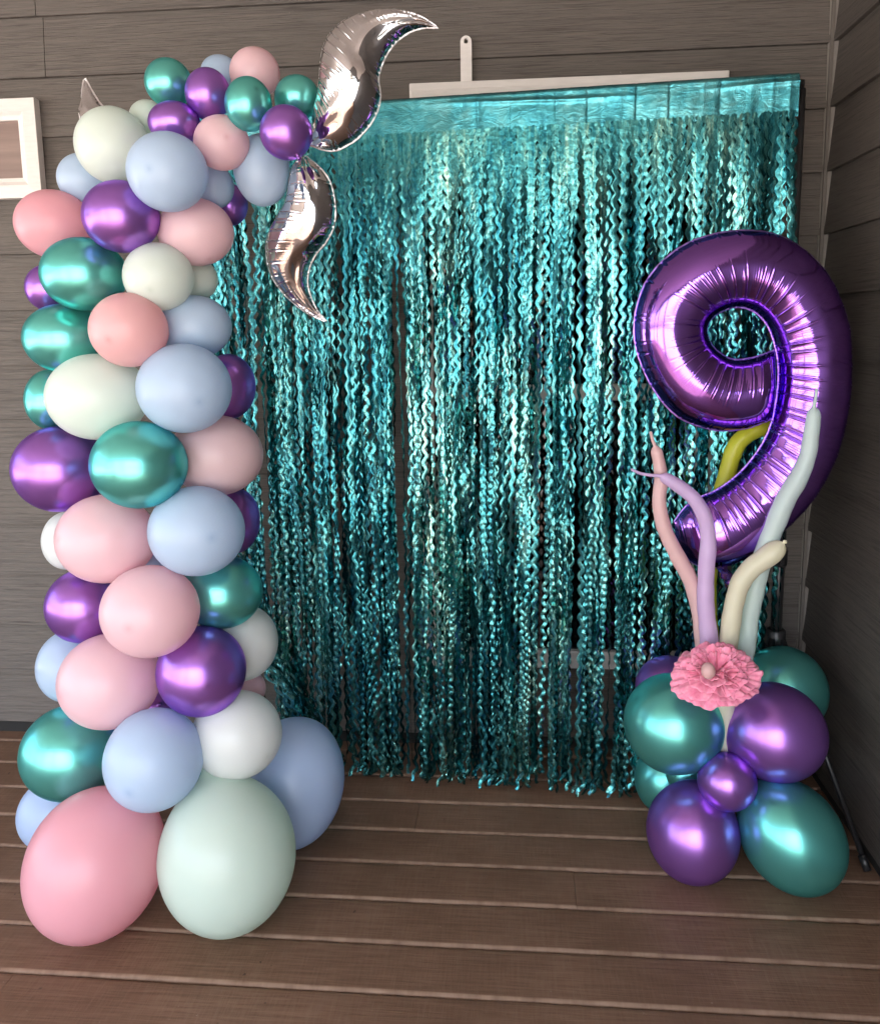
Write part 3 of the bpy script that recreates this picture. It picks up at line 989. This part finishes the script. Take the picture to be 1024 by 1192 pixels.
for v, f in rims:
    mesh('seam_rim', v, f, SRIM, e, True)


# ================================================================== MODELLING BALLOONS, FLOWER
def long_balloon(pts, rpx, col, name, label, rough=.24, tip=None, knot=False):
    """pts: (u, v, Y); rpx radius in photograph pixels; tip: list of (u, v, Y) thin nozzle"""
    P = np.array([at(*p) for p in pts])
    dep = np.array([(q - CAM) @ FWD for q in P])
    S = spline(P, 130)
    r = np.interp(np.linspace(0, 1, 130), np.linspace(0, 1, len(rpx)), rpx) * dep.mean() / FPX
    L = np.r_[0, np.cumsum(np.linalg.norm(np.diff(S, axis=0), axis=1))]
    e = np.clip((L[-1] - L) / (r[-1] * 1.5), 0, 1)
    r = r * np.sqrt(np.clip(1 - (1 - e) ** 2, 0.02, 1))
    r = r * (1 + .02 * np.sin(L * 60) + .015 * np.sin(L * 131))
    if tip:
        T = spline(np.vstack([S[-1:], [at(*p) for p in tip]]), 20)[1:]
        tr = np.linspace(.0042, .0032, 19)
        tr[-1] *= .4
        r[-3:] = np.maximum(r[-3:], .0045)
        S, r = np.vstack([S, T]), np.r_[r, tr]
    if knot:
        d = S[-1] - S[-8]
        d /= np.linalg.norm(d)
        q = S[-1]
        T = np.array([q + d * t_ for t_ in (.001, .003, .006, .009)])
        S, r = np.vstack([S, T]), np.r_[r, [.004, .0055, .005, .001]]
    o = MB().tube(S, r, 28).build('modelling_balloon', mat_latex(name, col, rough), None, True)
    tag(o, label, 'balloon', 'long twisting balloons of the number stand')
    return o


YB = -.575
long_balloon([(822, 800, YB), (817, 745, YB), (812, 705, YB), (803, 675, YB), (787, 645, YB), (773, 615, YB), (767, 585, YB), (769, 555, YB), (765, 530, YB), (762, 519, YB)],
             [8.5, 8.5, 8.8, 9, 9, 9, 8.5, 8, 7.5, 6.5], (.86, .60, .59), 'blush_latex', 'blush pink long balloon at the left, rising to a thin pointed tip', tip=[(759, 511, YB), (757, 502, YB)])
long_balloon([(826, 800, YB - .03), (825, 745, YB - .03), (821, 700, YB - .03), (822, 660, YB - .03), (824, 625, YB - .03), (819, 600, YB - .03), (806, 579, YB - .03), (790, 566, YB - .03), (775, 557, YB - .03), (768, 554, YB - .03)],
             [11.5, 11, 10.5, 10, 9.5, 9.5, 9, 8.5, 8, 6.5], (.74, .56, .82), 'lavender_latex', 'lavender long balloon arching left over the blush pink one', tip=[(757, 553, YB - .03), (745, 551, YB - .03), (734, 546, YB - .03)])
long_balloon([(858, 800, YB), (867, 755, YB), (873, 712, YB), (880, 680, YB), (889, 645, YB), (901, 612, YB), (915, 580, YB - .005), (931, 553, YB - .01), (940, 530, YB - .01), (944, 505, YB - .01), (947, 480, YB - .01), (947, 474, YB - .01)],
             [12.5, 12, 11.5, 11, 11, 11, 11.5, 12, 11, 9.5, 8.5, 8], (.68, .82, .77), 'pale_mint_latex', 'pale mint long balloon, tallest one, in front of the stem of the purple 9', tip=[(949, 464, YB - .01), (950.5, 452, YB - .01)])
long_balloon([(843, 872, YB - .02), (846, 770, YB - .03), (850, 730, YB - .03), (855, 700, YB - .03), (863, 676, YB - .03), (876, 660, YB - .03), (890, 650, YB - .035), (904, 639, YB - .04), (912, 632, YB - .045)],
             [11, 11, 11, 11, 11, 11, 11, 12, 12], (.84, .81, .62), 'cream_latex', 'cream long balloon with a knotted blunt end, shortest of the front ones', knot=True)
long_balloon([(832, 800, -.475), (828, 740, -.445), (825, 690, -.40), (828, 640, -.39), (836, 590, -.39), (846, 552, -.39), (852, 530, -.39), (860, 514, -.39), (875, 503, -.39), (895, 497, -.39), (915, 500, -.39)],
             [7, 7, 8, 8.5, 9, 9.5, 10, 10, 10, 9.5, 9], (.70, .70, .06), 'chartreuse_latex', 'yellow green long balloon curving behind the purple 9')

# flower
fc = at(833, 783, -.700)
fl = empty('flower', tuple(fc))
tag(fl, 'ruffled pink flower with a pale round centre on the number stand', 'flower')
nrm = np.array([-.10, -.56, .82])
nrm /= np.linalg.norm(nrm)
ex = np.cross(np.array([0, 0, 1.0]), nrm)
ex /= -np.linalg.norm(ex)
ex = RGT - nrm * (RGT @ nrm)
ex /= np.linalg.norm(ex)
ey = np.cross(nrm, ex) * .80
PET = NT('pink_petal_cloth')
pn = PET.noise(PET.coord((1, 1, 1), 'World'), 70, 4, .6)
pc = PET.ramp(pn, [(.3, (.80, .20, .33)), (.55, (.88, .31, .44)), (.75, (.93, .45, .55))])
PET.set(Base_Color=pc, Roughness=.75, Sheen_Weight=.25, Subsurface_Weight=.15, Subsurface_Radius=(.01, .004, .004), Normal=PET.bump(pn, .25, .002))
rsf = np.random.RandomState(4)


def petal(ang, rin, rout, lift, wid, base_h):
    nu, nv = 15, 25
    v = []
    ph1, ph2 = rsf.uniform(0, 6, 2)
    for i in range(nu):
        t = i / (nu - 1)
        for j in range(nv):
            s_ = 2 * j / (nv - 1) - 1
            a = ang + s_ * wid * (.55 + .45 * t)
            edge = math.sqrt(max(0.0, 1 - abs(s_) ** 3.2))
            r = rin + (rout - rin) * t * (.62 + .38 * edge + .025 * math.sin(11 * s_ + ph2))
            h = base_h + lift * t ** 1.2 - .012 * t ** 4 + .0045 * t * t * math.sin(5.5 * s_ + ph1) + .0030 * t ** 2 * math.sin(8 * s_ + ph2) + .0020 * t ** 4 * math.sin(19 * s_ + ph1) + .006 * (s_ * s_) * t
            v.append(fc + ex * r * math.cos(a) + ey * r * math.sin(a) + nrm * h)
    f = [(i * nv + j, i * nv + j + 1, (i + 1) * nv + j + 1, (i + 1) * nv + j) for i in range(nu - 1) for j in range(nv - 1)]
    o = mesh('petal', v, f, PET.m, fl, True)
    sm_ = o.modifiers.new('thickness', 'SOLIDIFY')
    sm_.thickness = .0006
    return o


for ring, (cnt, rin, rout, lift, wid, bh) in enumerate(((9, .010, .106, .004, .56, -.016), (9, .010, .100, .018, .54, -.010), (8, .008, .088, .030, .55, -.005), (8, .008, .074, .040, .56, -.001), (7, .008, .058, .046, .62, .002), (5, .006, .042, .048, .70, .004))):
    for k in range(cnt):
        petal(2 * math.pi * (k + .5 * (ring % 2)) / cnt + rsf.uniform(-.2, .2), rin, rout * rsf.uniform(.90, 1.06), lift + rsf.uniform(-.006, .008), wid * rsf.uniform(.8, 1.15), bh)
P, F, W = balloon_geo(at(824, 781, -.775), .0160, .0190, 0, tuple(-nrm))
cb = mesh('flower_centre', P, F, mat_latex('pale_pink_latex', (.82, .55, .53)), fl, True)

for o in bpy.data.objects:
    if '_base' in o:
        del o['_base']
